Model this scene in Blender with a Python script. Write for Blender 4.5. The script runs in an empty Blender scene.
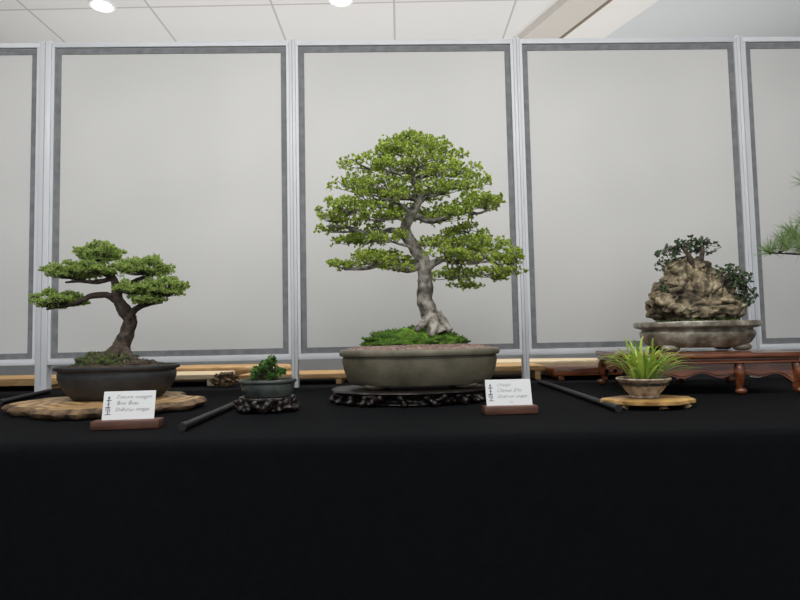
import bpy, bmesh, math, random
from mathutils import Vector, Matrix, noise, Euler
R = random.Random(7)
PITCH = math.radians(3.43); ROLL = 0.020; CAMZ = 0.95; T = 0.75

# ------------------------------------------------------------------ materials
def rgb(c): return (c[0], c[1], c[2], 1.0)
def mat(name, c1, c2=None, scale=20, rough=0.6, bump=0.0, bscale=None, metal=0.0, detail=6, lo=0.35, hi=0.65,
        coat=0.0, spec=0.5, stretch=None, c3=None, kind='NOISE', transl=0.0, island=False, sheen=0.0, cavity=0.0, bdist=0.004):
    m = bpy.data.materials.new(name); m.use_nodes = True
    nt = m.node_tree; N = nt.nodes; Lk = nt.links
    b = N['Principled BSDF']; out = N['Material Output']
    b.inputs['Base Color'].default_value = rgb(c1)
    b.inputs['Roughness'].default_value = rough
    b.inputs['Metallic'].default_value = metal
    b.inputs['Coat Weight'].default_value = coat
    b.inputs['Specular IOR Level'].default_value = spec
    b.inputs['Sheen Weight'].default_value = sheen
    tc = N.new('ShaderNodeTexCoord'); mp = N.new('ShaderNodeMapping')
    Lk.new(tc.outputs['Object'], mp.inputs['Vector'])
    if stretch: mp.inputs['Scale'].default_value = stretch
    if c2 is not None:
        ramp = N.new('ShaderNodeValToRGB')
        e = ramp.color_ramp.elements
        e[0].color = rgb(c1); e[0].position = lo
        e[1].color = rgb(c2); e[1].position = hi
        if c3:
            k = e.new((lo + hi) / 2); k.color = rgb(c3)
        if island:
            g = N.new('ShaderNodeNewGeometry')
            Lk.new(g.outputs['Random Per Island'], ramp.inputs['Fac'])
        elif kind == 'NOISE':
            t = N.new('ShaderNodeTexNoise'); t.inputs['Scale'].default_value = scale
            t.inputs['Detail'].default_value = detail
            Lk.new(mp.outputs[0], t.inputs['Vector']); Lk.new(t.outputs['Fac'], ramp.inputs['Fac'])
        elif kind == 'VORONOI':
            t = N.new('ShaderNodeTexVoronoi'); t.inputs['Scale'].default_value = scale
            Lk.new(mp.outputs[0], t.inputs['Vector'])
            s = N.new('ShaderNodeSeparateColor'); Lk.new(t.outputs['Color'], s.inputs[0]); Lk.new(s.outputs[0], ramp.inputs['Fac'])
        elif kind == 'WAVE':
            t = N.new('ShaderNodeTexWave'); t.wave_type = 'RINGS'; t.rings_direction = 'SPHERICAL'
            t.inputs['Scale'].default_value = scale; t.inputs['Distortion'].default_value = 7
            t.inputs['Detail'].default_value = 4; t.inputs['Detail Scale'].default_value = 1.5
            Lk.new(mp.outputs[0], t.inputs['Vector']); Lk.new(t.outputs['Fac'], ramp.inputs['Fac'])
        col = ramp.outputs['Color']
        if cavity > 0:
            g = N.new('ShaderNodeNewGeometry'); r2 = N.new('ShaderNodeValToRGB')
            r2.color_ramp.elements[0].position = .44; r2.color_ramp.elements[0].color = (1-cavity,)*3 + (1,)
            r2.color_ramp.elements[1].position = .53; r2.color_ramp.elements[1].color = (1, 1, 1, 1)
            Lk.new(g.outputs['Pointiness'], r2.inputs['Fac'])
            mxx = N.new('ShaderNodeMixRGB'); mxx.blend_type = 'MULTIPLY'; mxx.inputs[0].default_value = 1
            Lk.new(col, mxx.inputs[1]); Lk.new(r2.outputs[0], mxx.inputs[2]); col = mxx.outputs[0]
        Lk.new(col, b.inputs['Base Color'])
    if bump > 0:
        t2 = N.new('ShaderNodeTexVoronoi' if kind == 'VORONOI' else 'ShaderNodeTexNoise')
        t2.inputs['Scale'].default_value = bscale or scale
        if kind != 'VORONOI': t2.inputs['Detail'].default_value = 8
        Lk.new(mp.outputs[0], t2.inputs['Vector'])
        bp_ = N.new('ShaderNodeBump'); bp_.inputs['Strength'].default_value = bump
        bp_.inputs['Distance'].default_value = bdist
        if kind == 'VORONOI': bp_.invert = True
        Lk.new(t2.outputs[0], bp_.inputs['Height']); Lk.new(bp_.outputs[0], b.inputs['Normal'])
    if transl > 0:
        tr = N.new('ShaderNodeBsdfTranslucent'); mx = N.new('ShaderNodeMixShader'); mx.inputs[0].default_value = transl
        if c2 is not None: Lk.new(ramp.outputs['Color'], tr.inputs['Color'])
        else: tr.inputs['Color'].default_value = rgb(c1)
        Lk.new(b.outputs[0], mx.inputs[1]); Lk.new(tr.outputs[0], mx.inputs[2]); Lk.new(mx.outputs[0], out.inputs['Surface'])
    return m

M = {}
M['cloth'] = mat('black_cloth', (0.0032, 0.0036, 0.0044), (0.0042, 0.0046, 0.0056), 60, 0.95, 0.25, 500, spec=0.08, bdist=.001)
M['frame'] = mat('painted_aluminium', (0.60, 0.615, 0.64), (0.64, 0.655, 0.68), 8, 0.4, metal=0.0)
M['groove'] = mat('grey_gasket', (0.34, 0.36, 0.38), rough=0.5)
M['fabric'] = mat('panel_fabric', (0.545, 0.543, 0.53), (0.63, 0.625, 0.61), 1.1, 0.55, 0.05, 500, detail=2, spec=0.45)
M['strip'] = mat('grey_velcro', (0.16, 0.165, 0.175), (0.22, 0.225, 0.235), 30, 0.9, 0.2, 300)
M['bark_grey'] = mat('grey_bark', (0.06, 0.05, 0.042), (0.40, 0.37, 0.32), 45, 0.85, 0.8, 90, lo=0.36, hi=0.66)
M['bark_dark'] = mat('dark_bark', (0.014, 0.010, 0.007), (0.08, 0.058, 0.042), 60, 0.9, 0.9, 110)
M['leaf_elm'] = mat('bright_green_leaf', (0.17, 0.27, 0.03), (0.70, 0.82, 0.18), rough=0.45, island=True, lo=0.0, hi=1.0, transl=0.5)
M['leaf_jun'] = mat('fine_green_leaf', (0.18, 0.29, 0.06), (0.64, 0.78, 0.25), rough=0.5, island=True, lo=0.0, hi=1.0, transl=0.5)
M['leaf_dark'] = mat('dark_green_leaf', (0.025, 0.055, 0.022), (0.13, 0.19, 0.09), rough=0.4, island=True, lo=0.0, hi=1.0, transl=0.15)
M['leaf_pot'] = mat('small_green_leaf', (0.025, 0.08, 0.015), (0.15, 0.30, 0.07), rough=0.4, island=True, lo=0.0, hi=1.0, transl=0.2)
M['leaf_grass'] = mat('yellow_green_blade', (0.17, 0.33, 0.04), (0.56, 0.68, 0.12), rough=0.4, island=True, lo=0.0, hi=1.0, transl=0.35)
M['needle'] = mat('pine_needle', (0.10, 0.17, 0.06), (0.38, 0.52, 0.22), rough=0.45, island=True, lo=0.0, hi=1.0, transl=0.25)
M['moss'] = mat('green_moss', (0.018, 0.05, 0.004), (0.13, 0.25, 0.02), 34, 0.95, 1.0, 200)
M['moss_blade'] = mat('moss_tufts', (0.03, 0.09, 0.008), (0.17, 0.32, 0.03), rough=0.8, island=True, lo=0.0, hi=1.0, transl=0.2)
M['soil_red'] = mat('pink_brown_grit', (0.12, 0.075, 0.06), (0.38, 0.27, 0.23), 170, 0.95, 1.0, 170, kind='VORONOI', lo=0.1, hi=0.9)
M['soil_dark'] = mat('dark_soil', (0.02, 0.015, 0.011), (0.10, 0.075, 0.05), 170, 0.95, 1.0, 170, kind='VORONOI', lo=0.1, hi=0.9)
M['pot_olive'] = mat('olive_stoneware', (0.078, 0.070, 0.046), (0.175, 0.155, 0.108), 14, 0.45, 0.25, 120, lo=0.3, hi=0.7)
M['pot_black'] = mat('charcoal_clay', (0.014, 0.0145, 0.016), (0.026, 0.027, 0.029), 25, 0.55, 0.2, 120)
M['pot_green'] = mat('grey_green_glaze', (0.025, 0.032, 0.028), (0.075, 0.085, 0.075), 25, 0.3, 0.15, 60, coat=0.3)
M['pot_mottle'] = mat('mottled_glaze', (0.09, 0.075, 0.052), (0.42, 0.39, 0.32), 30, 0.3, 0.2, 60, c3=(0.20, 0.18, 0.135), lo=0.34, hi=0.72, coat=0.4, detail=9)
M['pot_beige'] = mat('speckled_beige_clay', (0.15, 0.11, 0.075), (0.48, 0.39, 0.29), 55, 0.55, 0.4, 90, lo=0.35, hi=0.6)
M['slab'] = mat('slab_wood', (0.18, 0.095, 0.038), (0.48, 0.32, 0.15), 8, 0.5, 0.15, 40, kind='WAVE', lo=0.05, hi=0.8, c3=(.34, .21, .09))
M['slab_gold'] = mat('golden_burl_wood', (0.22, 0.11, 0.03), (0.58, 0.36, 0.12), 20, 0.35, 0.15, 40, coat=.2)
M['slab_bark'] = mat('slab_edge_bark', (0.045, 0.026, 0.014), (0.24, 0.15, 0.08), 30, 0.8, 0.6, 60)
M['wood_red'] = mat('polished_red_wood', (0.075, 0.02, 0.008), (0.20, 0.065, 0.024), 12, 0.22, 0.05, 40, stretch=(1, 8, 8), coat=0.4)
M['wood_card'] = mat('red_brown_wood', (0.07, 0.028, 0.018), (0.12, 0.05, 0.03), 20, 0.45, 0.05, 40, stretch=(1, 8, 8))
M['wood_dark'] = mat('dark_root_wood', (0.004, 0.003, 0.003), (0.015, 0.009, 0.007), 25, 0.36, 0.2, 50, coat=0.08, spec=.4)
M['wood_tan'] = mat('tan_wood', (0.50, 0.28, 0.10), (0.72, 0.47, 0.22), 14, 0.45, 0.05, 40, stretch=(1, 6, 6))
M['wood_cream'] = mat('pale_wood', (0.72, 0.55, 0.34), (0.85, 0.72, 0.50), 14, 0.5, 0.05, 40, stretch=(1, 6, 6))
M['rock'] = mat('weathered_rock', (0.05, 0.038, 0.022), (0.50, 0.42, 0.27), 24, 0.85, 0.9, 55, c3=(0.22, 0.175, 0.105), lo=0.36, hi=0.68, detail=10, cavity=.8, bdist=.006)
M['card'] = mat('white_card', (0.66, 0.67, 0.67), rough=0.6)
M['ink'] = mat('grey_ink', (0.12, 0.12, 0.15), rough=0.6)
M['rod'] = mat('black_tube', (0.007, 0.007, 0.008), rough=0.45)
M['wall'] = mat('pale_wall', (0.72, 0.73, 0.74), rough=0.8)
M['floor'] = mat('grey_carpet', (0.20, 0.19, 0.18), (0.26, 0.25, 0.24), 60, 0.95)
M['bulk'] = mat('cream_bulkhead', (0.74, 0.73, 0.71), rough=0.7)
M['bulk_edge'] = mat('brown_trim', (0.20, 0.16, 0.12), rough=0.7)
M['bulk_beige'] = mat('beige_strip', (0.56, 0.53, 0.49), rough=0.7)
M['ceil2'] = mat('grey_white_plaster', (0.60, 0.62, 0.635), rough=0.8)
M['metal'] = mat('lamp_ring', (0.85, 0.85, 0.85), rough=0.3)
def emis(name, col, s):
    m = bpy.data.materials.new(name); m.use_nodes = True
    b = m.node_tree.nodes['Principled BSDF']; b.inputs['Emission Color'].default_value = rgb(col)
    b.inputs['Emission Strength'].default_value = s; return m
M['lamp'] = emis('lamp_glass', (1, 0.99, 0.95), 10)
m = mat('ceiling_tiles', (0.66, 0.66, 0.66), rough=0.85); M['ceil'] = m
nt = m.node_tree; br = nt.nodes.new('ShaderNodeTexBrick'); tc = nt.nodes.new('ShaderNodeTexCoord'); mp = nt.nodes.new('ShaderNodeMapping')
mp.inputs['Location'].default_value = (0, .16, 0)
nt.links.new(tc.outputs['Object'], mp.inputs['Vector']); nt.links.new(mp.outputs[0], br.inputs['Vector'])
br.offset = 0.0; br.squash = 1.0
br.inputs['Color1'].default_value = (0.66, 0.66, 0.655, 1); br.inputs['Color2'].default_value = (0.68, 0.68, 0.675, 1)
br.inputs['Mortar'].default_value = (0.44, 0.44, 0.45, 1); br.inputs['Scale'].default_value = 1.0
br.inputs['Mortar Size'].default_value = 0.006; br.inputs['Brick Width'].default_value = 0.66; br.inputs['Row Height'].default_value = 0.66
nt.links.new(br.outputs['Color'], nt.nodes['Principled BSDF'].inputs['Base Color'])

# ------------------------------------------------------------------ helpers
def link(o): bpy.context.scene.collection.objects.link(o); return o
def empty(name, loc, label, cat, rot=0.0, group=None):
    o = bpy.data.objects.new(name, None); o.empty_display_size = 0.05
    o.location = loc; o.rotation_euler = (0, 0, rot); link(o)
    o['label'] = label; o['category'] = cat
    if group: o['group'] = group
    return o
def mesh_obj(name, V, F, material, parent=None, smooth=True, angle=40, loc=None, label=None, cat=None, kind=None, mats=None, fm=None):
    me = bpy.data.meshes.new(name); me.from_pydata([tuple(v) for v in V], [], F)
    for mm in (mats or [material]): me.materials.append(mm)
    if fm: me.polygons.foreach_set('material_index', fm)
    if smooth:
        me.polygons.foreach_set('use_smooth', [True] * len(me.polygons))
        if angle: me.set_sharp_from_angle(angle=math.radians(angle))
    me.update()
    o = bpy.data.objects.new(name, me); link(o)
    if parent: o.parent = parent
    if loc: o.location = loc
    if label: o['label'] = label
    if cat: o['category'] = cat
    if kind: o['kind'] = kind
    return o
def add_bm(V, F, bm):
    b = len(V); bm.verts.index_update()
    V += [tuple(v.co) for v in bm.verts]
    F += [tuple(b + v.index for v in f.verts) for f in bm.faces]
    bm.free()
def box(V, F, x0, x1, y0, y1, z0, z1, bev=0.0):
    if bev <= 0:
        b = len(V)
        V += [(x0, y0, z0), (x1, y0, z0), (x1, y1, z0), (x0, y1, z0), (x0, y0, z1), (x1, y0, z1), (x1, y1, z1), (x0, y1, z1)]
        F += [(b, b+3, b+2, b+1), (b+4, b+5, b+6, b+7), (b, b+1, b+5, b+4), (b+1, b+2, b+6, b+5), (b+2, b+3, b+7, b+6), (b+3, b, b+4, b+7)]
        return
    bm = bmesh.new(); bmesh.ops.create_cube(bm, size=1)
    for v in bm.verts:
        v.co = Vector(((x0+x1)/2 + v.co.x*(x1-x0), (y0+y1)/2 + v.co.y*(y1-y0), (z0+z1)/2 + v.co.z*(z1-z0)))
    bmesh.ops.bevel(bm, geom=bm.edges[:] + bm.verts[:], offset=bev, segments=2, profile=0.5, affect='EDGES')
    add_bm(V, F, bm)
def catmull(P, k):
    out = []; n = len(P)
    for i in range(n - 1):
        p0 = P[max(i-1, 0)]; p1 = P[i]; p2 = P[i+1]; p3 = P[min(i+2, n-1)]
        for j in range(k):
            t = j / k
            out.append(tuple(0.5*((2*b) + (-a+c)*t + (2*a-5*b+4*c-d)*t*t + (-a+3*b-3*c+d)*t**3) for a, b, c, d in zip(p0, p1, p2, p3)))
    out.append(tuple(P[-1])); return out
def tube(V, F, pts, n=8, k=4, nz=0.0, nf=30.0, capped=True):
    P = catmull([tuple(p) for p in pts], k) if k > 1 else [tuple(p) for p in pts]
    C = [Vector(p[:3]) for p in P]; up = Vector((0.13, 0.97, 0.21)); base = len(V); m = len(C)
    for i in range(m):
        t = (C[min(i+1, m-1)] - C[max(i-1, 0)])
        if t.length < 1e-9: t = Vector((0, 0, 1))
        t.normalize(); up = up - t * up.dot(t)
        if up.length < 1e-4: up = Vector((1, 0.3, 0)) - t * t.x
        up.normalize(); s = t.cross(up); r = max(P[i][3], 0.0002)
        for j in range(n):
            a = 2 * math.pi * j / n
            d = up * math.cos(a) + s * math.sin(a)
            q = C[i] + d * r
            if nz: q = C[i] + d * r * (1 + nz * noise.noise(q * nf) + nz*0.5 * noise.noise(q * nf * 2.7))
            V.append(tuple(q))
    for i in range(m - 1):
        for j in range(n):
            a = base + i*n + j; b = base + i*n + (j+1) % n
            F.append((a, b, b + n, a + n))
    if capped:
        F.append(tuple(base + j for j in range(n))[::-1]); F.append(tuple(base + (m-1)*n + j for j in range(n)))
def loft(V, F, rings, n=72, e=2.0, wav=None):
    base = len(V)
    for ri, (rx, ry, z) in enumerate(rings):
        for j in range(n):
            a = 2*math.pi*j/n; c, s = math.cos(a), math.sin(a)
            x = rx * math.copysign(abs(c)**(2/e), c); y = ry * math.copysign(abs(s)**(2/e), s)
            if wav: w = wav(a, ri, z); x *= w; y *= w
            V.append((x, y, z))
    m = len(rings)
    for i in range(m-1):
        for j in range(n):
            a = base+i*n+j; b = base+i*n+(j+1) % n; F.append((a, b, b+n, a+n))
    F.append(tuple(base+j for j in range(n))[::-1]); F.append(tuple(base+(m-1)*n+j for j in range(n)))
def blob(V, F, c, r, sub=3, amp=0.15, f=3.0, seed=0.0, flat=None):
    bm = bmesh.new(); bmesh.ops.create_icosphere(bm, subdivisions=sub, radius=1)
    for v in bm.verts:
        n_ = v.co.normalized(); d = 1 + amp*noise.noise(n_*f + Vector((seed, seed*1.7, 0))) + amp*0.5*noise.noise(n_*f*2.3 + Vector((seed, 0, 3)))
        p = n_*d; v.co = Vector((c[0]+p.x*r[0], c[1]+p.y*r[1], c[2]+p.z*r[2]))
        if flat is not None and v.co.z < flat: v.co.z = flat
    add_bm(V, F, bm)
def remesh(V, F, vox):
    me = bpy.data.meshes.new('tmp'); me.from_pydata([tuple(v) for v in V], [], F)
    o = bpy.data.objects.new('tmp', me); link(o)
    md = o.modifiers.new('r', 'REMESH'); md.mode = 'VOXEL'; md.voxel_size = vox
    bpy.context.view_layer.update()
    m2 = bpy.data.meshes.new_from_object(o.evaluated_get(bpy.context.evaluated_depsgraph_get()))
    V2 = [v.co.copy() for v in m2.vertices]; N2 = [v.normal.copy() for v in m2.vertices]; F2 = [tuple(p.vertices) for p in m2.polygons]
    bpy.data.objects.remove(o); bpy.data.meshes.remove(me); bpy.data.meshes.remove(m2)
    return V2, N2, F2
def rv():
    while True:
        v = Vector((R.uniform(-1, 1), R.uniform(-1, 1), R.uniform(-1, 1)))
        if 0.05 < v.length < 1: return v
def leaf(V, F, p, d, L, W, cup=0.15):
    d = d.normalized(); a = rv(); s = d.cross(a)
    if s.length < 1e-4: s = Vector((1, 0, 0))
    s.normalize(); u = s.cross(d)
    if u.z < 0: u = -u
    b = len(V)
    V += [tuple(p), tuple(p+d*L*.3+s*W*.5+u*W*cup), tuple(p+d*L*.72+s*W*.42+u*W*cup), tuple(p+d*L), tuple(p+d*L*.72-s*W*.42+u*W*cup), tuple(p+d*L*.3-s*W*.5+u*W*cup)]
    F += [(b, b+1, b+2, b+3), (b, b+3, b+4, b+5)]
def cluster(V, F, p, out, n, L, W, spread=0.9):
    for _ in range(n):
        d = out*0.6 + rv()*spread + Vector((0, 0, 0.25))
        leaf(V, F, p + rv()*L*0.3, d, L*R.uniform(.65, 1.15), W*R.uniform(.7, 1.15))

class PixelMap:
    """image pixels of one plant -> metres about its base, scaled at one depth"""
    def __init__(s, u0, v0, sc): s.u0, s.v0, s.sc = u0, v0, sc
    def __call__(s, u, v, dy=0.0):  # u, v are image pixel coordinates; camera roll is taken out
        x = (u-s.u0)*s.sc; z = (s.v0-v)*s.sc
        return Vector((x*math.cos(ROLL)+z*math.sin(ROLL), dy, -x*math.sin(ROLL)+z*math.cos(ROLL)))

def tree(par, pixel_map, trunk, pads, roots, leafmat, barkmat, nsub, ncl, nleaf, L, W, n_tr=16, twig=0.0012, dens_ref=900.0, upleaf=False, brf=0.42, rise=.30, under=-.35, srf=.22, srmin=.013, vs=1.0, hs=1.0, branches=None, even=False):
    TV, TF = [], []; sc = pixel_map.sc
    tp = [tuple(pixel_map(u, v, dy)) + (r*sc,) for u, v, dy, r in trunk]
    tube(TV, TF, tp, n=n_tr, k=6, nz=0.25, nf=38)
    for rt in roots:
        tube(TV, TF, [tuple(pixel_map(u, v, dy)) + (r*sc,) for u, v, dy, r in rt], n=8, k=4, nz=0.2, nf=40)
    S = catmull(tp, 8)
    BR = []
    for bb in (branches or []):
        bp_ = [tuple(pixel_map(u, v, dy)) + (r*sc,) for u, v, dy, r in bb]
        tube(TV, TF, bp_, n=9, k=6, nz=.22, nf=50); BR.append(catmull(bp_, 6))
    LV, LF = [], []
    for pad in pads:
        u, v, dy, ru, rvv, rd = pad[:6]
        c = pixel_map(u, v, dy); rx, rz, ry = ru*sc*hs, rvv*sc*vs, rd*sc*hs
        Bp = c - Vector((0, 0, rz*0.3))
        if len(pad) > 6 and isinstance(pad[6], str):
            best = min(BR[int(pad[6])][4:], key=lambda q: (Vector(q[:3])-Bp).length)
        elif len(pad) > 6:
            best = min(S, key=lambda q: abs(q[2] - pixel_map(u, pad[6], 0).z))
        else:
            best = min(S, key=lambda q: abs(q[2] - (c.z - 0.012 - rise*math.hypot(c.x-q[0], c.y-q[1]))))
        A = Vector(best[:3]); r0 = max(min(best[3]*brf, 0.011), twig*2.0)
        dist = (Bp-A).length
        m1 = A.lerp(Bp, .33) + rv()*dist*.09 + Vector((0, 0, dist*.04)); m2 = A.lerp(Bp, .68) + rv()*dist*.09
        tube(TV, TF, [tuple(A)+(r0,), tuple(m1)+(r0*.75,), tuple(m2)+(r0*.55,), tuple(Bp)+(r0*.35,)], n=8, k=5, nz=0.2, nf=60)
        ns = max(4, int(nsub * ru * rvv / dens_ref * (rd/ru)**.5 + 3))
        for i in range(ns):
            if even: a = i*2.39996; q = math.sqrt((i+.5)/ns)
            else: a = R.uniform(0, 2*math.pi); q = math.sqrt(R.random())
            sz = math.sqrt(max(0, 1-q*q*.9))*R.uniform(under, .95)
            sb = c + Vector((math.cos(a)*q*rx*.92, math.sin(a)*q*ry*.92, sz*rz))
            st = m2.lerp(Bp, R.uniform(0.2, 1))
            mid = st.lerp(sb, .5) + Vector((R.uniform(-1, 1)*.008, R.uniform(-1, 1)*.008, -rz*.1))
            tube(TV, TF, [tuple(st)+(twig*1.6,), tuple(mid)+(twig*1.2,), tuple(sb)+(twig*.6,)], n=5, k=3)
            sr = max(rx*srf, srmin)
            for k_ in range(ncl):
                dd = rv(); dd.z = abs(dd.z)*.9 - .25
                dd.normalize(); pp = sb + Vector((dd.x*sr*1.15, dd.y*sr*1.15, dd.z*sr*.8))*R.uniform(.5, 1.15)
                if k_ % 3 == 0:
                    tube(TV, TF, [tuple(sb)+(twig*.6,), tuple(pp)+(twig*.35,)], n=3, k=1, capped=False)
                od = Vector((dd.x, dd.y, dd.z+.3))
                if upleaf: od.z += .6
                cluster(LV, LF, pp, od, nleaf, L, W)
    mesh_obj('trunk', TV, TF, barkmat, par, angle=None)
    mesh_obj('foliage', LV, LF, leafmat, par, smooth=False, kind='stuff')

def moss_mound(par, c, r, name='moss', blades=900, seed=0.0, bl=0.006, m1='moss', m2='moss_blade', amp=.22, flat=None, f=3.2):
    V, F = [], []
    blob(V, F, c, r, sub=5, amp=amp, f=f, seed=seed, flat=(c[2]-0.012) if flat is None else flat)
    fm = [0]*len(F)
    top = [Vector(v) for v in V if v[2] > c[2]+r[2]*.02]
    for _ in range(blades):
        p = R.choice(top); d = Vector((R.uniform(-.7, .7), R.uniform(-.7, .7), 1))
        n0 = len(F); leaf(V, F, p, d, bl*R.uniform(.5, 1.2), bl*.6); fm += [1]*(len(F)-n0)
    mesh_obj(name, V, F, None, par, mats=[M[m1], M[m2]], fm=fm, angle=None)

def soil(par, rx, ry, z, dome, m, e=2.0, n=64, pebbles=0, ps=.003):
    V, F = [], []
    rings = [(rx, ry, z-0.01)]
    for i in range(9):
        t = i/8; q = math.cos(t*math.pi/2)
        rings.append((max(rx*q, 0.002), max(ry*q, 0.002), z + dome*math.sin(t*math.pi/2)))
    loft(V, F, rings, n=n, e=e)
    for i in range(pebbles):
        a = R.uniform(0, 6.283); q = R.random()**.5*.98
        zz = z + dome*math.sqrt(max(0, 1-q*q)); s = ps*R.uniform(.6, 1.2)
        p = Vector((rx*q*math.cos(a), ry*q*math.sin(a), zz)); b = len(V); o_ = R.uniform(0, 6)
        V.extend([tuple(p+Vector((s*math.cos(o_+k*2.09), s*math.sin(o_+k*2.09), -s*.3))) for k in range(3)] + [tuple(p+Vector((0, 0, s*.8)))])
        F.extend([(b, b+1, b+3), (b+1, b+2, b+3), (b+2, b, b+3)])
    mesh_obj('soil', V, F, m, par, angle=None)

# ------------------------------------------------------------------ room
def setting(name, V, F, m, label, cat='room'):
    o = mesh_obj(name, V, F, m, smooth=False, label=label, cat=cat); o['kind'] = 'structure'; return o
V, F = [], []; box(V, F, -6, 6, -3.5, 8, -0.05, 0); setting('floor', V, F, M['floor'], 'grey carpeted hall floor', 'floor')
CZ = 2.75
V, F = [], []; box(V, F, -6, 6, -3.5, 8, CZ, CZ+.05); setting('ceiling', V, F, M['ceil'], 'off-white tiled hall ceiling with thin grid lines', 'ceiling')
V, F = [], []; box(V, F, -6, 6, 8, 8.1, 0, CZ); setting('wall_back', V, F, M['wall'], 'plain pale grey hall wall behind the screens', 'wall')
V, F = [], []; box(V, F, -6.1, -6, -3.5, 8, 0, CZ); setting('wall_left', V, F, M['wall'], 'plain pale grey side wall of the hall', 'wall')
V, F = [], []; box(V, F, 6, 6.1, -3.5, 8, 0, CZ); setting('wall_right', V, F, M['wall'], 'plain pale grey side wall of the hall', 'wall')
dirv = Vector((-.16, .41, 0)).normalized(); nr = Vector((dirv.y, -dirv.x, 0))
P0 = Vector((1.12, 3.12, 0)) - dirv*2.2
def slab_prism(o0, o1, z0, z1, length=6.5):
    a = P0+nr*o0; b = P0+nr*o1; c = b+dirv*length; d = a+dirv*length
    V = [(p.x, p.y, z) for z in (z0, z1) for p in (a, b, c, d)]
    return V, [(0, 3, 2, 1), (4, 5, 6, 7), (0, 1, 5, 4), (1, 2, 6, 5), (2, 3, 7, 6), (3, 0, 4, 7)]
V, F = slab_prism(-.20, 0.0, CZ-.045, CZ); setting('trim_1', V, F, M['bulk_beige'], 'beige strip along the ceiling bulkhead', 'trim')
V, F = slab_prism(0.0, 0.022, CZ-.047, CZ); setting('trim_2', V, F, M['bulk_edge'], 'brown trim edge of the ceiling bulkhead', 'trim')
V, F = slab_prism(0.022, 0.26, CZ-.045, CZ); setting('trim_3', V, F, M['bulk'], 'cream plaster bulkhead under the ceiling', 'bulkhead')
V, F = slab_prism(0.26, 3.4, CZ-.02, CZ); setting('trim_4', V, F, M['ceil2'], 'smooth grey-white lowered ceiling section', 'ceiling')
for (x, y) in [(-1.565, 3.115), (-.285, 3.105)]:
    e = empty('ceiling_light', (x, y, CZ), 'round recessed white downlight glowing in the tiled ceiling', 'ceiling light', group='round ceiling lights')
    V, F = [], []; loft(V, F, [(.068, .068, -.001), (.066, .066, -.005), (.055, .055, -.006), (.053, .053, -.001)], 40); mesh_obj('lamp_ring', V, F, M['metal'], e)
    V, F = [], []; loft(V, F, [(.051, .051, -.003), (.051, .051, -.005)], 40); mesh_obj('lamp_glass', V, F, M['lamp'], e)

# ------------------------------------------------------------------ partition screens
YAW = math.radians(1.4); WY = 2.45
def wy(x): return WY + math.tan(YAW)*x
posts = [(-2.38, .013), (-1.435, .024), (-0.428, .013), (0.507, .013), (1.457, .013), (2.40, .013)]
ZB, ZT = 0.862, 2.185
for x, hw in posts:
    e = empty('partition_post', (x, wy(x), T), 'pale grey metal upright post between display screens', 'post', YAW, 'partition posts')
    V, F = [], []; box(V, F, -hw, hw, -.02, .02, 0.001, ZT-T+.006, .003); mesh_obj('post', V, F, M['frame'], e)
    V, F = [], []; box(V, F, -.0015, .0015, -.0206, -.0195, 0.03, ZT-T); mesh_obj('groove', V, F, M['groove'], e, smooth=False)
for (a, ha), (b, hb) in zip(posts[:-1], posts[1:]):
    a_ = a+ha; b_ = b-hb
    xm = (a_+b_)/2; w = (b_-a_)/2 - .0005
    e = empty('display_screen', (xm, wy(xm), ZB), 'large off-white fabric screen with dark grey border strip', 'partition screen', YAW, 'display screens')
    H = ZT-ZB; st = .011
    V, F = [], []
    box(V, F, -w, w, -.016, .016, H-.022, H, .002); box(V, F, -w, w, -.016, .016, 0, .024, .002)
    box(V, F, -w, -w+st, -.016, .016, .024, H-.022); box(V, F, w-st, w, -.016, .016, .024, H-.022)
    mesh_obj('screen_frame', V, F, M['frame'], e, angle=30)
    V, F = [], []; box(V, F, -w+st, w-st, -.006, .006, .024, H-.022); mesh_obj('screen_fabric', V, F, M['fabric'], e, smooth=False)
    V, F = [], []; x0, x1, z0, z1, q = -w+st+.001, w-st-.001, .026, H-.026, .0225
    for bx in [(x0, x1, z1-q, z1), (x0, x1, z0, z0+q), (x0, x0+q, z0+q, z1-q), (x1-q, x1, z0+q, z1-q)]:
        box(V, F, bx[0], bx[1], -.0085, -.006, bx[2], bx[3])
    mesh_obj('border_strip', V, F, M['strip'], e, smooth=False)

# ------------------------------------------------------------------ table and cloth
YF = 1.21; YB = 3.35; X0, X1 = -3.0, 3.0
e = empty('trestle_table', (0, 2.2, 0), 'long trestle table entirely covered by black cloth', 'table')
V, F = [], []; box(V, F, X0+.03, X1-.03, YF+.03-2.2, YB-.03-2.2, .70, T-.006); mesh_obj('table_top', V, F, M['wood_tan'], e, smooth=False)
for lx in (-2.8, -.9, .9, 2.8):
    for ly in (1.35, 3.2):
        V, F = [], []; box(V, F, lx-.02, lx+.02, ly-2.2-.02, ly-2.2+.02, 0, .70); mesh_obj('leg', V, F, M['rod'], e, smooth=False)
V, F = [], []
prof = []
for i in range(24):
    t = i/23; prof.append((YF, 0.01 + t*(T-.03-.01), 1-t))
for i in range(1, 7):
    a = i/6*math.pi/2; prof.append((YF + .02*(1-math.cos(a)), T-.02 + .02*math.sin(a), 0))
for i in range(1, 50):
    prof.append((YF+.02 + (YB-YF-.02)*i/49, T, 0))
for i in range(1, 8): prof.append((YB+.01, T - .72*i/7, 0))
NX = 260
for i, (y, z, fl) in enumerate(prof):
    for j in range(NX+1):
        x = X0 + (X1-X0)*j/NX
        dy = -fl*(.018*noise.noise(Vector((x*2.6, 0, z*.7))) + .010*noise.noise(Vector((x*7, 4, z*.8)))) if fl else 0
        dz = 0
        if i <= 29: dz = -.003*abs(noise.noise(Vector((x*1.3, 2, 5))))
        V.append((x, y+dy-(.02*fl), z+dz))
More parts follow.
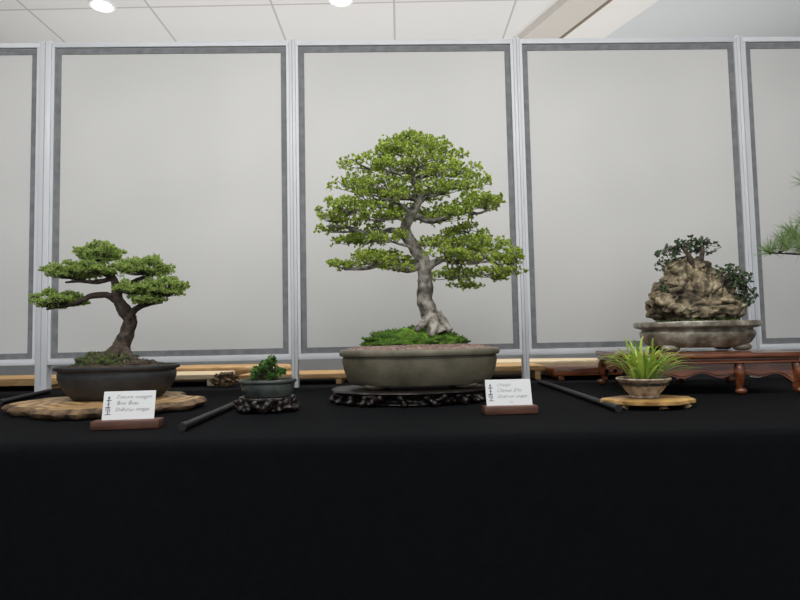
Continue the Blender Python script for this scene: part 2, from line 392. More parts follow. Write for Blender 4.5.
for i in range(len(prof)-1):
    for j in range(NX):
        a = i*(NX+1)+j; F.append((a, a+1, a+NX+2, a+NX+1))
mesh_obj('tablecloth', V, F, M['cloth'], angle=None, label='plain black cloth draped over the long display table', cat='tablecloth')

def rod(p, q):
    a = Vector((p[0], p[1], T+.0100)); b = Vector((q[0], q[1], T+.0100)); c = (a+b)/2
    V, F = [], []; tube(V, F, [tuple(a-c)+(.0085,), tuple(b-c)+(.0085,)], n=20, k=1)
    d = (b-a).normalized()
    tube(V, F, [tuple(a-c-d*.003)+(.0095,), tuple(a-c+d*.03)+(.0095,)], n=20, k=1)
    o = mesh_obj('support_bar', V, F, M['rod'], loc=c, label='thin black metal tube lying across the black tablecloth', cat='metal bar'); o['group'] = 'black support bars'
rod((-.483, 1.33), (-.50, 2.40)); rod((.535, 1.50), (.545, 2.40)); rod((-1.31, 1.97), (-1.40, 2.40))

# ------------------------------------------------------------------ main bonsai
SX, SY = 0.030, 1.86
def root_stand(name, x, y, rx, ry, h, label, seed, nlegs=14, lump=.05):
    e = empty(name, (x, y, T), label, 'plant stand')
    V, F = [], []
    def wav(a, ri, z): return 1 + lump*noise.noise(Vector((math.cos(a)*2.5, math.sin(a)*2.5, seed))) + lump*.8*noise.noise(Vector((math.cos(a)*7, math.sin(a)*7, seed+z*40)))
    loft(V, F, [(rx*.93, ry*.93, h-.015), (rx*.99, ry*.99, h-.011), (rx*1.01, ry*1.01, h-.005), (rx*.985, ry*.985, h-.0005), (rx*.94, ry*.94, h)], n=110, wav=wav)
    mesh_obj('stand_top', V, F, M['wood_dark'], e, angle=60)
    V, F = [], []; rr = random.Random(int(seed*10))
    s = min(1, h/.04)
    loft(V, F, [(rx*.90, ry*.90, .004), (rx*.86, ry*.86, h*.4), (rx*.92, ry*.92, h-.011)], n=80, wav=wav)
    for i in range(nlegs):
        a = 2*math.pi*(i+rr.uniform(-.3, .3))/nlegs; c, si = math.cos(a), math.sin(a)
        r = rr.uniform(.008, .013)*s
        tw = rr.uniform(-.2, .2)
        c2, s2 = math.cos(a+tw), math.sin(a+tw)
        tube(V, F, [(rx*.88*c, ry*.88*si, h-.010, r*1.1), (rx*.94*c, ry*.94*si, h*.60, r*1.2), (rx*.92*c2, ry*.92*s2, h*.3, r*.9), (rx*.97*c2, ry*.97*s2, r*.9+.002, r*1.0), (rx*1.0*c2+.008*c, ry*1.0*s2+.008*si, r*.7+.002, r*.6)], n=8, k=5, nz=.3, nf=60)
    for i in range(nlegs):
        a = rr.uniform(0, 6.283); blob(V, F, (rx*.92*math.cos(a), ry*.92*math.sin(a), h*rr.uniform(.2, .7)), (.022*s*rr.uniform(.5, 1.3), .010*s, .008*s*rr.uniform(.6, 1.3)), sub=2, amp=.4, seed=i)
    V2, N2, F2 = remesh(V, F, .0024)
    V3 = []
    for v, n_ in zip(V2, N2):
        q = v + n_*(.0012*noise.noise(v*100) + .002*noise.noise(v*45))
        q.z = min(max(q.z, .0012), h-.003); V3.append(q)
    mesh_obj('carved_base', V3, F2, M['wood_dark'], e, angle=None)
    return e
root_stand('carved_stand', SX-.004, SY, .240, .185, .043, 'glossy black carved root wood stand under the large oval pot', 1.3, 26)

ZP = T+.0432
e = empty('bonsai_tree', (0.056, SY, ZP), 'tall bright green leafy bonsai in an oval olive stoneware pot', 'bonsai tree')
V, F = [], []
loft(V, F, [(.205, .130, .012), (.213, .138, .014), (.222, .146, .028), (.232, .155, .055), (.237, .160, .080), (.238, .161, .090), (.234, .157, .093), (.2345, .1575, .096), (.244, .167, .099), (.246, .169, .104), (.246, .169, .113), (.243, .166, .117), (.238, .161, .118), (.233, .156, .115), (.230, .153, .100), (.15, .10, .098)], n=96, e=2.25)
for fx, fy in ((-.13, -.085), (.13, -.085), (-.13, .085), (.13, .085)):
    bm = bmesh.new(); bmesh.ops.create_uvsphere(bm, u_segments=20, v_segments=10, radius=1)
    for v in bm.verts: v.co = Vector((fx+v.co.x*.04, fy+v.co.y*.025, max(.0005, .012+v.co.z*.012)))
    add_bm(V, F, bm)
mesh_obj('pot', V, F, M['pot_olive'], e, angle=45)
soil(e, .231, .154, .114, .017, M['soil_red'], e=2.25, pebbles=5000)
moss_mound(e, (-.016, .028, .126), (.158, .095, .052), blades=10000, seed=12.4, bl=.0042, amp=.24, f=5.5)
sc = 1.86/600
pl = PixelMap(418, 391, sc)
trunk = [(436, 338, 0, 13), (432, 328, 0, 11), (427, 317, 0, 9), (423, 302, .0, 8), (424, 285, .0, 7.4), (422, 268, 0, 7), (414, 253, .005, 6.4), (405, 240, .01, 5.8), (405, 227, .005, 5.2), (413, 214, -.005, 4.6), (418, 200, -.01, 4.0), (414, 186, 0, 3.3), (407, 172, .005, 2.6), (410, 160, 0, 2.0), (411, 146, 0, 1.2)]
roots = [[(429, 320, -.01, 5.5), (421, 329, -.025, 4), (413, 335, -.035, 2.5)],
         [(434, 320, -.01, 7), (442, 329, -.02, 5), (448, 336, -.03, 3)],
         [(431, 322, -.01, 7), (431, 332, -.04, 5), (428, 341, -.055, 3)],
         [(432, 320, 0, 6), (442, 331, .01, 4), (448, 338, .02, 2)],
         [(430, 322, .01, 7), (425, 331, .04, 6), (420, 341, .06, 3)]]
branches = [[(422, 268, 0, 4.2), (405, 275, -.01, 3.2), (385, 268, -.02, 2.6), (365, 273, -.01, 2), (342, 274, 0, 1.2)],
            [(423, 275, 0, 4.5), (440, 264, -.01, 3.4), (455, 268, -.03, 2.8), (475, 260, -.02, 2.2), (498, 270, 0, 1.3)],
            [(405, 240, 0, 4), (390, 235, -.01, 3), (372, 240, -.01, 2.4), (345, 232, -.01, 1.9), (324, 230, 0, 1)],
            [(412, 218, 0, 3.6), (432, 226, -.01, 2.8), (452, 216, -.02, 2.2), (475, 218, -.01, 1.5), (486, 214, 0, .9)]]
pads = [(410, 140, 0, 19, 8, 20), (394, 147, .02, 20, 8, 20), (428, 149, -.02, 22, 8, 22), (382, 157, .02, 21, 9, 22), (443, 159, -.02, 23, 9, 22), (410, 158, -.06, 24, 9, 18),
        (368, 171, -.03, 27, 9, 24), (457, 174, .02, 27, 9, 24), (416, 173, -.08, 30, 9, 20), (412, 172, .08, 28, 9, 22), (390, 180, -.1, 20, 8, 16), (438, 183, -.1, 20, 8, 16),
        (353, 190, 0, 26, 10, 28), (468, 188, 0, 25, 10, 26), (384, 196, -.08, 27, 9, 24), (442, 199, -.07, 27, 9, 24), (410, 194, .10, 38, 10, 26),
        (327, 221, .0, 18, 10, 24, '2'), (348, 215, -.05, 27, 9, 24, '2'), (348, 231, .04, 30, 9, 26, '2'), (375, 225, -.08, 24, 9, 20, '2'), (484, 209, 0, 20, 10, 24, '3'), (464, 213, -.06, 26, 9, 24, '3'), (446, 224, -.09, 20, 8, 18, '3'), (388, 214, .09, 34, 10, 26), (440, 216, .09, 34, 10, 26), (384, 208, -.11, 20, 8, 16), (362, 205, -.03, 20, 7, 18),
        (345, 270, 0, 18, 8, 24, '0'), (374, 267, -.04, 25, 8, 24, '0'), (390, 246, -.05, 22, 7, 18), (402, 262, .10, 34, 9, 26), (368, 243, .03, 24, 8, 20, '2'), (394, 275, -.05, 14, 5, 14, '0'), (346, 246, .02, 16, 6, 16, '2'), (360, 258, .04, 20, 6, 18, '0'),
        (452, 249, -.03, 30, 9, 28, '1'), (482, 252, .0, 28, 10, 30, '1'), (507, 266, -.02, 18, 10, 26, '1'), (475, 268, -.07, 32, 9, 28, '1'), (450, 281, .02, 24, 8, 24, '1'), (488, 282, -.04, 22, 8, 22, '1'), (455, 242, .09, 30, 9, 26, '1'), (440, 263, -.09, 20, 7, 16, '1'), (464, 290, -.02, 14, 5, 14, '1'), (506, 279, 0, 14, 7, 16, '1'), (468, 234, .03, 20, 7, 18, '3')]
tree(e, pl, trunk, pads, roots, M['leaf_elm'], M['bark_grey'], 15, 13, 6, .0082, .0062, dens_ref=255, brf=.36, rise=.16, twig=.0010, vs=1.10, hs=1.08, srmin=.015, branches=branches)

# ------------------------------------------------------------------ left slab + bonsai
LY = 1.85
def live_slab(name, x, y, rx, ry, h, label, seed, rot=0, m='slab', tip=0.0, lump=.12):
    def wav(a, ri, z):
        return 1 + lump*noise.noise(Vector((math.cos(a)*1.6, math.sin(a)*1.6, seed))) + lump*.6*noise.noise(Vector((math.cos(a)*5, math.sin(a)*5, seed))) + tip*max(0, math.cos(a-math.pi*1.03))**8 + .014*noise.noise(Vector((math.cos(a)*14, math.sin(a)*14, z*90)))
    V, F = [], []
    rings = [(rx*.93, ry*.93, 0.001), (rx*.985, ry*.985, h*.25), (rx*1.01, ry*1.01, h*.6), (rx*.99, ry*.99, h*.88), (rx*.97, ry*.97, h*.98), (rx*.945, ry*.945, h)]
    loft(V, F, rings, n=140, wav=wav)
    fm = [1]*(140*5) + [0, 0]
    o = mesh_obj(name, V, F, None, loc=(x, y, T), mats=[M[m], M['slab_bark'] if m == 'slab' else M[m]], fm=fm, angle=50, label=label, cat='wooden slab')
    o.rotation_euler = (0, 0, rot); return o
live_slab('wooden_slab', -.866, 1.79, .243, .27, .028, 'tan live-edge wooden slab with growth rings under a black pot', 4.4, tip=.26, lump=.22)
LZ = T+.0282
e = empty('bonsai_tree', (-.868, LY, LZ), 'small spreading evergreen bonsai in a shallow charcoal clay pot', 'bonsai tree')
V, F = [], []
loft(V, F, [(.118, .100, 0), (.124, .105, .001), (.132, .111, .008), (.148, .124, .024), (.161, .134, .044), (.168, .139, .064), (.169, .140, .078), (.166, .138, .083), (.168, .139, .086), (.177, .147, .089), (.179, .149, .093), (.178, .148, .098), (.173, .143, .100), (.167, .138, .097), (.163, .134, .084), (.10, .08, .083)], n=90, e=2.2)
mesh_obj('pot', V, F, M['pot_black'], e, angle=45)
soil(e, .163, .134, .092, .014, M['soil_dark'], e=2.2, pebbles=2500)
moss_mound(e, (-.025, -.015, .098), (.095, .07, .042), blades=4500, seed=5.2, bl=.004, m1='soil_dark', amp=.25, f=4)
moss_mound(e, (.070, -.02, .096), (.065, .06, .020), blades=500, seed=8.2, bl=.004, m1='soil_dark', m2='soil_dark')
sc = 1.85/600
pl = PixelMap(118, 399, sc)
trunk = [(119, 366, 0, 14), (120, 357, 0, 11), (121, 346, 0, 8.4), (125, 334, 0, 7.2), (127, 322, 0, 6.8), (121, 311, 0, 6.2), (115, 301, 0, 5.4), (113, 290, 0, 4.4), (109, 279, 0, 3.4), (101, 269, 0, 2.4), (96, 260, 0, 1.5)]
roots = [[(118, 350, -.01, 6), (109, 358, -.03, 5), (99, 363, -.045, 3)], [(122, 350, -.01, 6), (131, 358, -.02, 4.5), (139, 364, -.03, 2.5)], [(120, 350, -.01, 6), (119, 359, -.04, 5), (116, 366, -.06, 2.5)]]
branches = [[(116, 303, 0, 4.2), (104, 297, 0, 3.4), (90, 298, -.01, 2.9), (76, 305, -.02, 2.3), (60, 308, -.01, 1.6), (44, 311, 0, 1)],
            [(126, 318, 0, 4.2), (136, 310, -.01, 3.2), (148, 306, -.02, 2.5), (162, 304, -.02, 1.6)],
            [(112, 288, 0, 3.6), (124, 285, .01, 2.8), (138, 279, .01, 2.0), (148, 277, .01, 1.3)],
            [(108, 280, 0, 2.8), (94, 284, -.01, 2.2), (78, 283, -.01, 1.6), (62, 284, 0, 1)]]
pads = [(94, 257, 0, 24, 13, 24), (69, 276, -.0, 27, 12, 26, '3'), (99, 272, -.03, 18, 10, 16),
        (55, 304, 0, 26, 12, 26, '0'),
        (141, 271, .0, 28, 13, 26, '2'), (158, 292, .0, 26, 14, 28, '1'), (135, 293, -.03, 18, 9, 20, '1'), (148, 303, -.03, 18, 6, 16, '1')]
tree(e, pl, trunk, pads, roots, M['leaf_jun'], M['bark_dark'], 28, 24, 8, .0068, .0030, dens_ref=200, upleaf=True, brf=.45, srmin=.011, srf=.15, vs=1.08, hs=1.0, under=-.45, branches=branches, even=True)

# ------------------------------------------------------------------ small pot on carved stand
PX, PY = -.372, 1.67
root_stand('carved_stand', PX, PY, .076, .07, .042, 'small glossy black carved root stand under a little glazed pot', 3.7, 14, .04)
e = empty('potted_plant', (PX+.002, PY, T+.0422), 'tiny grey-green glazed drum pot holding a round leafy shrub', 'potted plant')
V, F = [], []
loft(V, F, [(.060, .055, 0), (.064, .059, .001), (.070, .064, .012), (.073, .067, .026), (.072, .066, .034), (.078, .071, .038), (.079, .072, .042), (.077, .070, .046), (.073, .066, .046), (.070, .063, .038), (.04, .03, .037)], n=64)
for i in range(22):
    a = 2*math.pi*i/22; blob(V, F, (.0735*math.cos(a), .0675*math.sin(a), .031), (.0022,)*3, sub=1, amp=0)
mesh_obj('pot', V, F, M['pot_green'], e, angle=45)
soil(e, .070, .063, .039, .006, M['soil_dark'])
V, F = [], []; LV, LF = [], []
for i in range(60):
    a = R.uniform(0, 6.28); q = R.random()**.5
    t = Vector((.001+.042*q*math.cos(a), .042*q*math.sin(a), .048+.056*math.sqrt(1-q*q*.95)*R.uniform(0.05, 1)))
    b_ = Vector((.003+.012*math.cos(a), .012*math.sin(a), .040))
    tube(V, F, [tuple(b_)+(.0011,), tuple(b_.lerp(t, .5)+rv()*.003)+(.0009,), tuple(t)+(.0006,)], n=5, k=3)
    for k_ in range(8):
        cluster(LV, LF, t+rv()*.009, Vector((math.cos(a)*q, math.sin(a)*q, .6)), 5, .0085, .0056)
mesh_obj('stem', V, F, M['bark_dark'], e, angle=None); mesh_obj('foliage', LV, LF, M['leaf_pot'], e, smooth=False, kind='stuff')

# ------------------------------------------------------------------ name cards
def name_card(x, y, rot, wbase, lines, label):
    e = empty('name_card', (x, y, T+.0008), label, 'name card', rot, 'name cards')
    V, F = [], []; box(V, F, -wbase/2, wbase/2, -.022, .022, 0, .020, .002); mesh_obj('card_holder', V, F, M['wood_card'], e, angle=30)
    w, hh = .116, .066; tilt = math.radians(-14)
    V, F = [], []; box(V, F, -w/2, w/2, -.0006, .0006, 0, hh)
    c = mesh_obj('card', V, F, M['card'], e, smooth=False); c.location = (0.0, 0.0, .0195); c.rotation_euler = (tilt, 0, 0)
    LV_, LF_ = [], []
    for i, (t, dx, s_) in enumerate(lines):
        cx = 0.0
        for k, ch in enumerate(t):
            if ch == ' ': cx += s_*.42; continue
            cu = bpy.data.curves.new('t', 'FONT'); cu.body = ch; cu.size = s_*R.uniform(.85, 1.15); cu.shear = R.uniform(.2, .6); cu.offset = -.00012
            o = bpy.data.objects.new('t', cu); link(o); bpy.context.view_layer.update()
            me = bpy.data.meshes.new_from_object(o.evaluated_get(bpy.context.evaluated_depsgraph_get()))
            b = len(LV_); jz = R.uniform(-.0009, .0009); an = R.uniform(-.16, .16); mx = 0
            for v in me.vertices:
                px = v.co.x*math.cos(an)-v.co.y*math.sin(an); pz = v.co.x*math.sin(an)+v.co.y*math.cos(an)
                mx = max(mx, v.co.x - .35*v.co.y)
                LV_.append((-w/2+.028+dx+cx+px, -.0009, hh-.017-i*.0145+pz+jz))
            LF_ += [tuple(b+kk for kk in p.vertices) for p in me.polygons]
            cx += mx + s_*.06
            bpy.data.objects.remove(o); bpy.data.meshes.remove(me); bpy.data.curves.remove(cu)
    mesh_obj('handwriting', LV_, LF_, M['ink'], c, smooth=False, label='dark handwritten lines')
    EV, EF = [], []
    ex = -w/2+.012
    for (a1, b1, a2, b2) in [(-.001, .012, .0012, .055), (-.005, .044, .006, .046), (-.004, .036, .004, .0375), (-.006, .028, .005, .030), (-.003, .050, .0035, .052), (-.006, .012, .007, .0135), (-.005, .020, -.0035, .028), (.003, .018, .0045, .027)]:
        box(EV, EF, ex+a1, ex+a2, -.0010, -.0007, b1, b2)
    mesh_obj('emblem', EV, EF, M['ink'], c, smooth=False, label='dark vertical tree emblem')
name_card(-.632, 1.395, math.radians(6), .150, [('Zanoxia sedegyn', 0, .0108), ('Blue Bues', .002, .0115), ('Dubovan senget', .0, .0108)], 'white handwritten name card before the small spreading evergreen')
name_card(.270, 1.52, math.radians(3), .134, [('Celmia', 0, .011), ('Chinese Elm', .0, .0115), ('Dubovan senget', .0, .0105), ('51', .03, .0085)], 'white handwritten name card before the tall leafy bonsai')

# ------------------------------------------------------------------ grass plant
GX, GY = .636, 1.59
e = empty('burl_stand', (GX+.012, GY, T+.0008), 'small flat golden burl wood stand under the arching grassy plant', 'plant stand')
V, F = [], []
def wv(a, ri, z): return 1 + .14*noise.noise(Vector((math.cos(a)*2, math.sin(a)*2, 6.1))) + .09*noise.noise(Vector((math.cos(a)*7, math.sin(a)*7, 2)))
loft(V, F, [(.103, .072, .010), (.112, .080, .013), (.112, .080, .021), (.105, .073, .0245)], n=110, wav=wv)
mesh_obj('stand_top', V, F, M['slab_gold'], e, angle=50)
for fx, fy in ((-.075, -.035), (.08, -.03), (-.07, .04), (.07, .04), (0.01, -.06)):
    V, F = [], []; tube(V, F, [(fx, fy, .014, .015), (fx*1.04, fy*1.04, .007, .010), (fx*1.08, fy*1.08, .0005, .013)], n=12, k=4, nz=.2, nf=80)
    V = [(v[0], v[1], max(v[2], 0)) for v in V]; mesh_obj('foot', V, F, M['slab_bark'], e, angle=None)
e = empty('potted_grass', (GX, GY, T+.0256), 'yellow-green arching broad grass in a speckled beige clay pot', 'potted plant')
V, F = [], []
def flute(a, ri, z): return 1 + (.012*math.cos(a*14) if z < .043 else 0)
loft(V, F, [(.034, .034, 0), (.037, .037, .003), (.035, .035, .007), (.047, .047, .020), (.058, .058, .036), (.062, .062, .044), (.067, .067, .046), (.069, .069, .050), (.067, .067, .053), (.062, .062, .052), (.060, .060, .043), (.03, .03, .042)], n=112, wav=flute)
mesh_obj('pot', V, F, M['pot_beige'], e, angle=45)
soil(e, .061, .061, .044, .008, M['soil_dark'])
V, F = [], []
for i in range(105):
    a = R.uniform(0, 2*math.pi) if i % 3 else R.choice([0, 0, math.pi]) + R.uniform(-.5, .5)
    q = R.uniform(0, .038); reach = R.uniform(.015, .10) if i % 3 else R.uniform(.06, .115 if math.cos(a) > 0 else .09); top = R.uniform(.02, .07) + .055*(1-reach/.125)
    L0 = Vector((q*math.cos(a), q*math.sin(a), .05)); d = Vector((math.cos(a), math.sin(a), 0)); s_ = Vector((-math.sin(a), math.cos(a), 0))
    W = R.uniform(.010, .015); n_ = 9; b = len(V)
    droop = R.uniform(.0, .45)
    for k_ in range(n_):
        t = k_/(n_-1); w = max(W*(.35+1.3*t)*(1-t)**.7, .0003)
        c = L0 + d*reach*t**1.1 + Vector((0, 0, top*(1-(1-t)**1.7) - top*droop*t**3)) + s_*.010*math.sin(t*3+i)*t
        V += [tuple(c - s_*w/2 + Vector((0, 0, w*.12))), tuple(c), tuple(c + s_*w/2 + Vector((0, 0, w*.12)))]
    for k_ in range(n_-1):
        o_ = b+k_*3; F += [(o_, o_+1, o_+4, o_+3), (o_+1, o_+2, o_+5, o_+4)]
mesh_obj('foliage', V, F, M['leaf_grass'], e, angle=None, kind='stuff')

# ------------------------------------------------------------------ red wood stand
H2 = .128
def scroll_stand(name, x, y, w, d, h, rot, label, m='wood_red'):
    e = empty(name, (x, y, T+.0008), label, 'plant stand', rot)
    V, F = [], []; box(V, F, -w/2, w/2, -d/2, d/2, h-.016, h, .004); box(V, F, -w/2+.015, w/2-.015, -d/2+.015, d/2-.015, h-.026, h-.016, .002); box(V, F, -w/2+.006, w/2-.006, -d/2+.006, d/2-.006, h-.033, h-.026, .002)
    mesh_obj('stand_top', V, F, M[m], e, angle=30)
    def apron(p0, p1, name_='apron'):
        V, F = [], []; n = 120; p0 = Vector(p0); p1 = Vector(p1); dr = (p1-p0).normalized(); nn = Vector((dr.y, -dr.x, 0))*.006
        for i in range(n+1):
            t = i/n; c = p0.lerp(p1, t); dz = .036 + .026*(abs(2*t-1)**6) + .007*math.cos(t*math.pi*8)
            for s in (-1, 1):
                V.append((c.x+nn.x*s, c.y+nn.y*s, h-.033)); V.append((c.x+nn.x*s, c.y+nn.y*s, h-.033-dz))
        for i in range(n):
            b = i*4; q = b+4
            F.extend([(b, b+1, q+1, q), (b+2, q+2, q+3, b+3), (b+1, b+3, q+3, q+1), (b, q, q+2, b+2)])
        F.append((0, 2, 3, 1)); b = n*4; F.append((b, b+1, b+3, b+2))
        pts = []
        for i in range(61):
            t = .04+.92*i/60; c = p0.lerp(p1, t); dz = .030 + .022*(abs(2*t-1)**6) + .006*math.cos(t*math.pi*8)
            pts.append((c.x+nn.x*1.05, c.y+nn.y*1.05, h-.033-dz, .0020))
        tube(V, F, pts, n=6, k=1)
        mesh_obj(name_, V, F, M[m], e, angle=30)
    a, b = w/2-.025, d/2-.025
    apron((-a, -b, 0), (a, -b, 0)); apron((a, b, 0), (-a, b, 0)); apron((-a, b, 0), (-a, -b, 0)); apron((a, -b, 0), (a, b, 0))
    lh = h-.035
    for sx, sy in ((-1, -1), (1, -1), (-1, 1), (1, 1), (.25, -1), (.25, 1)):
        V, F = [], []; ox = .006 if sx in (-1, 1) else 0; ox *= (1 if sx > 0 else -1); oy = sy*.006
        tube(V, F, [(sx*a, sy*b, lh, .016), (sx*a+ox, sy*b+oy, lh*.75, .016), (sx*a+ox*.6, sy*b+oy*.6, lh*.45, .013), (sx*a-ox*.3, sy*b, lh*.2, .009), (sx*a+ox, sy*b+oy, .010, .010)], n=12, k=5)
        blob(V, F, (sx*a+ox*1.6, sy*b+oy*1.6, .0115), (.018, .015, .0110), sub=2, amp=0)
        mesh_obj('leg', V, F, M[m], e, angle=50)
    return e
scroll_stand('wooden_stand', .985, 2.06, .505, .46, H2, math.radians(-2), 'polished red-brown low wooden stand with scalloped apron')

# ------------------------------------------------------------------ rock planting
ZR = T+H2+.0012
e = empty('rock_planting', (1.024, 2.08, ZR), 'weathered grey-tan rock with dark-leaved shrubs in mottled oval pot', 'bonsai tree')
V, F = [], []
loft(V, F, [(x*.97, y*.97, z) for x, y, z in [(.150, .090, .012), (.162, .098, .014), (.182, .114, .028), (.194, .124, .046), (.198, .128, .060), (.196, .126, .067), (.189, .119, .071), (.191, .121, .075), (.208, .136, .079), (.216, .143, .083), (.218, .145, .094), (.214, .141, .100), (.206, .134, .100), (.200, .128, .094), (.197, .125, .084), (.1, .06, .082)]], n=96, e=2.1)
for fx, fy in ((-.12, -.06), (.12, -.06), (-.12, .06), (.12, .06)):
    blob(V, F, (fx, fy, .012), (.032, .022, .014), sub=3, amp=0, flat=.0003)
mesh_obj('pot', V, F, M['pot_mottle'], e, angle=45)
soil(e, .193, .123, .088, .010, M['soil_dark'], e=2.2, pebbles=1500)
moss_mound(e, (0, -.02, .092), (.145, .085, .02), blades=500, seed=1.1, m1='soil_dark')
sc = 2.08/600; pl = PixelMap(697, 350, sc)
blobs = [(688, 308, 0, 38, 14, 26), (664, 304, -.02, 17, 13, 18), (716, 306, 0, 26, 14, 20), (678, 293, 0, 24, 15, 18), (704, 290, 0, 22, 16, 18), (688, 277, 0, 20, 15, 13), (694, 266, 0, 17, 9, 11), (678, 270, -.01, 11, 10, 8), (724, 290, .01, 14, 14, 12), (714, 279, 0, 12, 11, 9), (737, 302, 0, 10, 10, 8), (656, 298, -.03, 9, 9, 9), (700, 312, -.06, 30, 9, 12),
         (668, 284, -.02, 9, 9, 7), (706, 272, .0, 9, 9, 7), (694, 285, -.05, 7, 12, 6)]
V, F = [], []
for i, (u, v, dy, a, b, d) in enumerate(blobs): blob(V, F, tuple(pl(u, v, dy)), (a*sc, d*sc, b*sc), sub=3, amp=.4, f=2.2, seed=i*3.1+1.3)
V2, N2, F2 = remesh(V, F, .0024)
V3 = []
for p, n_ in zip(V2, N2):
    q = Vector((p.x, p.y, p.z*.55)); g = p.x*.55+p.z*.85; h_ = -p.x*.85+p.z*.55
    w_ = noise.noise(p*10)*.03
    qd = Vector((h_*.9+w_, p.y*.8, g*.5+w_))
    rdg = max(0, 1-abs(noise.noise(qd*30+Vector((5, 1, 2))))*3.2)
    V3.append(p + n_*(-.0070*rdg*rdg*(3-2*rdg) + .0035*noise.noise(p*42) + .0018*noise.noise(p*110) + .009*noise.noise(q*15) + .002))
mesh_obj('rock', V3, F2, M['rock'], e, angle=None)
LV, LF = [], []
def sprig(pts, pads_):
    TV, TF = [], []
    tube(TV, TF, [tuple(pl(u, v, dy))+(r*sc,) for u, v, dy, r in pts], n=8, k=5, nz=.2, nf=60)
    S = [pl(u, v, dy) for u, v, dy, r in pts]
    for (u, v, dy, a, b, d, n) in pads_:
        c = pl(u, v, dy); st = min(S, key=lambda q: (q-c).length)
        for i in range(n):
            w = rv(); p = c+Vector((w.x*a*sc, w.y*d*sc, w.z*b*sc))
            if i % 2 == 0: tube(TV, TF, [tuple(st)+(.0016,), tuple(st.lerp(p, .5)+rv()*.006)+(.0011,), tuple(p)+(.0006,)], n=4, k=3, capped=False)
            cluster(LV, LF, p, Vector((w.x, w.y, .3)), 6, .0100, .0074, spread=1.1)
    mesh_obj('trunk', TV, TF, M['bark_dark'], e, angle=None)
sprig([(690, 268, -.03, 3), (686, 256, -.035, 2.2), (680, 245, -.02, 1.5)], [(668, 256, -.02, 13, 8, 10, 26), (683, 246, -.01, 18, 8, 12, 38), (662, 266, -.02, 8, 7, 8, 12)])
sprig([(697, 264, -.03, 3), (702, 252, -.02, 2), (704, 243, 0, 1.2)], [(696, 241, 0, 18, 7, 14, 36), (709, 248, 0, 12, 8, 12, 28)])
sprig([(716, 284, -.03, 2.6), (726, 277, -.03, 2), (738, 276, -.02, 1.2)], [(726, 271, -.02, 18, 6, 12, 34), (737, 280, -.02, 13, 10, 11, 46), (743, 294, -.02, 11, 12, 10, 44), (722, 283, -.03, 12, 8, 8, 20), (738, 304, -.03, 11, 7, 8, 20)])
sprig([(668, 298, -.05, 2), (662, 292, -.06, 1.2), (660, 288, -.06, .8)], [(660, 288, -.05, 8, 6, 7, 9)])
mesh_obj('foliage', LV, LF, M['leaf_dark'], e, smooth=False, kind='stuff')

# ------------------------------------------------------------------ pine reaching in
QX, QY = 1.66, 1.95
e = empty('pine_bonsai', (QX, QY, T), 'pine bonsai with long thin needles reaching over the table', 'bonsai tree')
V, F = [], []; loft(V, F, [(.13, .10, 0.001), (.14, .11, .01), (.17, .13, .08), (.18, .14, .09), (.18, .14, .10), (.165, .125, .10), (.16, .12, .09), (.05, .04, .09)], n=64); mesh_obj('pot', V, F, M['pot_black'], e, angle=45)
soil(e, .163, .123, .09, .012, M['soil_dark'])
TV, TF, LV, LF = [], [], [], []
tube(TV, TF, [(0, 0, .09, .034), (.01, 0, .18, .026), (-.03, 0, .32, .022), (-.02, 0, .48, .017), (.03, 0, .62, .012), (.01, 0, .78, .006)], n=14, k=6, nz=.25, nf=30)
def tuft(c, n=85, L=.058, up=.8, out=(0, 0, 0)):
    c = Vector(c)
    for i in range(n):
        d = (rv().normalized() + Vector((0, 0, up)) + Vector(out)).normalized(); l = L*R.uniform(.6, 1.1); s_ = d.cross(rv()).normalized()*.0007
        p = c + rv()*.008; b = len(LV)
        LV.extend([tuple(p-s_), tuple(p+s_), tuple(p+d*l*.6+s_), tuple(p+d*l), tuple(p+d*l*.6-s_)]); LF.append((b, b+1, b+2, b+3, b+4))
def pbranch(pts, tufts):
    tube(TV, TF, pts, n=8, k=4, nz=.2, nf=50)
    for t in tufts:
        q = min(pts, key=lambda p: (Vector(p[:3])-Vector(t)).length)
        tube(TV, TF, [tuple(q[:3])+(.003,), tuple(t)+(.0018,)], n=6, k=1); tuft(t, out=(-.3, 0, 0))
pbranch([(-.02, 0, .38, .010), (-.12, .0, .42, .008), (-.25, -.0, .435, .006), (-.34, 0, .44, .004), (-.42, 0, .445, .002)],
        [(-.45, 0, .45), (-.425, .03, .45), (-.41, -.03, .455), (-.38, .02, .47), (-.375, -.05, .46), (-.36, 0, .49), (-.33, .05, .495), (-.30, -.03, .51), (-.35, -.02, .45), (-.36, .02, .515), (-.33, -.01, .54), (-.31, 0, .455), (-.40, 0, .485)])
pbranch([(.01, 0, .60, .008), (-.12, 0, .65, .006), (-.25, 0, .655, .004), (-.29, 0, .66, .002)], [(-.315, 0, .675), (-.27, .04, .68), (-.24, -.04, .68), (-.18, 0, .69)])
pbranch([(.0, 0, .5, .009), (.12, 0, .54, .006), (.24, 0, .55, .003)], [(.26, 0, .56), (.22, .05, .57), (.22, -.05, .57), (.16, 0, .58)])
pbranch([(.01, 0, .74, .006), (-.05, 0, .80, .004), (0, 0, .84, .003)], [(-.06, 0, .83), (0, 0, .86), (.05, .03, .83), (.04, -.04, .82), (-.02, .05, .84)])
mesh_obj('trunk', TV, TF, M['bark_dark'], e, angle=None); mesh_obj('foliage', LV, LF, M['needle'], e, smooth=False, kind='stuff')

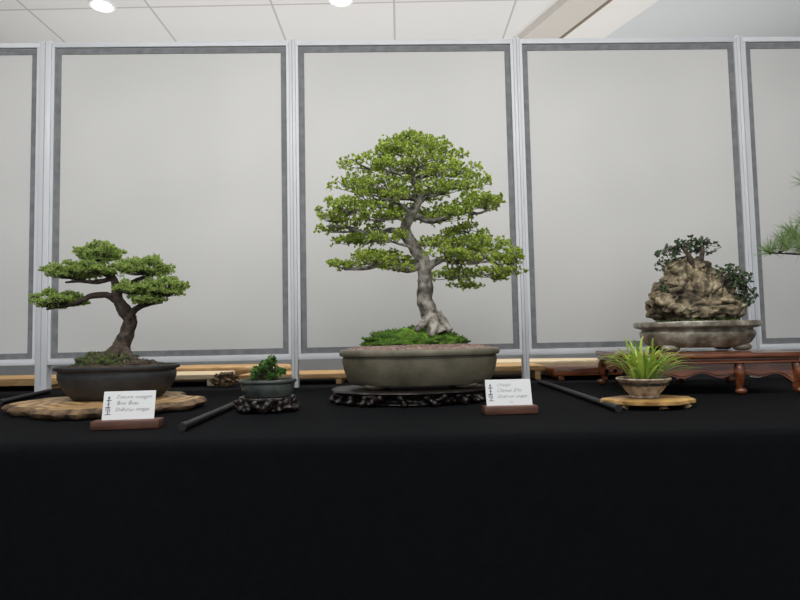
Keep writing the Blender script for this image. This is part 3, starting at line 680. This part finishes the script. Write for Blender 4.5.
# ------------------------------------------------------------------ things on the far side, seen beneath screens
def board(x0, x1, y0, y1, h, m, label, top=.014, z=0.0005):
    e = empty('low_wooden_stand', ((x0+x1)/2, (y0+y1)/2, T+z), label, 'wooden stand')
    w, d = (x1-x0)/2, (y1-y0)/2
    V, F = [], []; box(V, F, -w, w, -d, d, h-top, h, .002); mesh_obj('stand_top', V, F, M[m], e, angle=30)
    for sx in (-1, 1):
        V, F = [], []; box(V, F, sx*(w-.03)-.012, sx*(w-.03)+.012, -d+.01, d-.01, 0.0005, h-top, .002); mesh_obj('leg', V, F, M[m], e, angle=30)
board(-2.0, -1.49, 2.56, 2.86, .050, 'wood_tan', 'low orange-tan wooden display stand beyond the screens', .03)
board(-1.32, -.80, 2.60, 2.90, .050, 'wood_cream', 'low pale wooden display stand beyond the screens', .02)
board(-.70, -.24, 2.58, 2.86, .045, 'wood_tan', 'thin tan wooden display board beyond the screens', .02)
board(.24, .62, 2.60, 2.86, .060, 'wood_tan', 'warm tan wooden display stand beyond the screens', .02)
board(.56+.08, 1.15, 2.52, 2.86, .050, 'wood_red', 'red-brown wooden display stand beyond the screens', .03)
board(-.20, .18, 2.65, 2.95, .07, 'wood_tan', 'tan wooden display stand beyond the screens')
live_slab('wooden_slab', -1.0, 3.12, .45, .16, .065, 'thick tan live-edge slab beyond the screens', 7.7, m='wood_tan')
live_slab('wooden_slab', .55, 3.10, .50, .16, .065, 'thick pale live-edge slab beyond the screens', 2.7, m='wood_cream')
V, F = [], []; blob(V, F, (0, 0, .03), (.05, .035, .03), sub=4, amp=.5, seed=3, flat=.0005)
mesh_obj('burl', V, F, M['slab_bark'], loc=(-.745, 2.54, T+.001), label='small knobbly brown burl of wood on the black cloth', cat='wood burl')

# ------------------------------------------------------------------ lights
def area(name, loc, rot, sx, sy, power, col=(1, 1, 1)):
    l = bpy.data.lights.new(name, 'AREA'); l.shape = 'RECTANGLE'; l.size = sx; l.size_y = sy; l.energy = power; l.color = col
    o = bpy.data.objects.new(name, l); o.location = loc; o.rotation_euler = rot; link(o); return o
area('hall_light', (0, 0.85, CZ-.03), (math.radians(14), 0, 0), 4.0, .7, 96, (1, .985, .96))
area('far_side_fill', (0, 3.3, CZ-.06), (0, 0, 0), 4, .5, 45, (1, .98, .94))  # added fill, no actual fixture: brightens the wood seen beneath the screens
area('ceiling_fill', (0, 3.3, 1.35), (math.pi, 0, 0), 5, 1.0, 38, (1, .99, .98))  # unseen upward fill hidden behind the screens, added to lift the ceiling
area('hall_light_rear', (0, -1.6, CZ-.05), (math.radians(28), 0, 0), 4, 1.2, 54, (.98, .99, 1))
w = bpy.data.worlds.new('World'); bpy.context.scene.world = w; w.use_nodes = True
w.node_tree.nodes['Background'].inputs[0].default_value = (.90, .94, 1, 1); w.node_tree.nodes['Background'].inputs[1].default_value = .75

# ------------------------------------------------------------------ camera
cd = bpy.data.cameras.new('camera'); cd.sensor_width = 36; cd.lens = 27; cd.clip_start = .02
cam = bpy.data.objects.new('camera', cd); link(cam)
cam.matrix_world = Matrix.Translation((0, 0, CAMZ)) @ Matrix.Rotation(math.pi/2+PITCH, 4, 'X') @ Matrix.Rotation(-ROLL, 4, 'Z')
bpy.context.scene.camera = cam
try: bpy.context.scene.view_settings.view_transform = 'Standard'
except Exception: pass
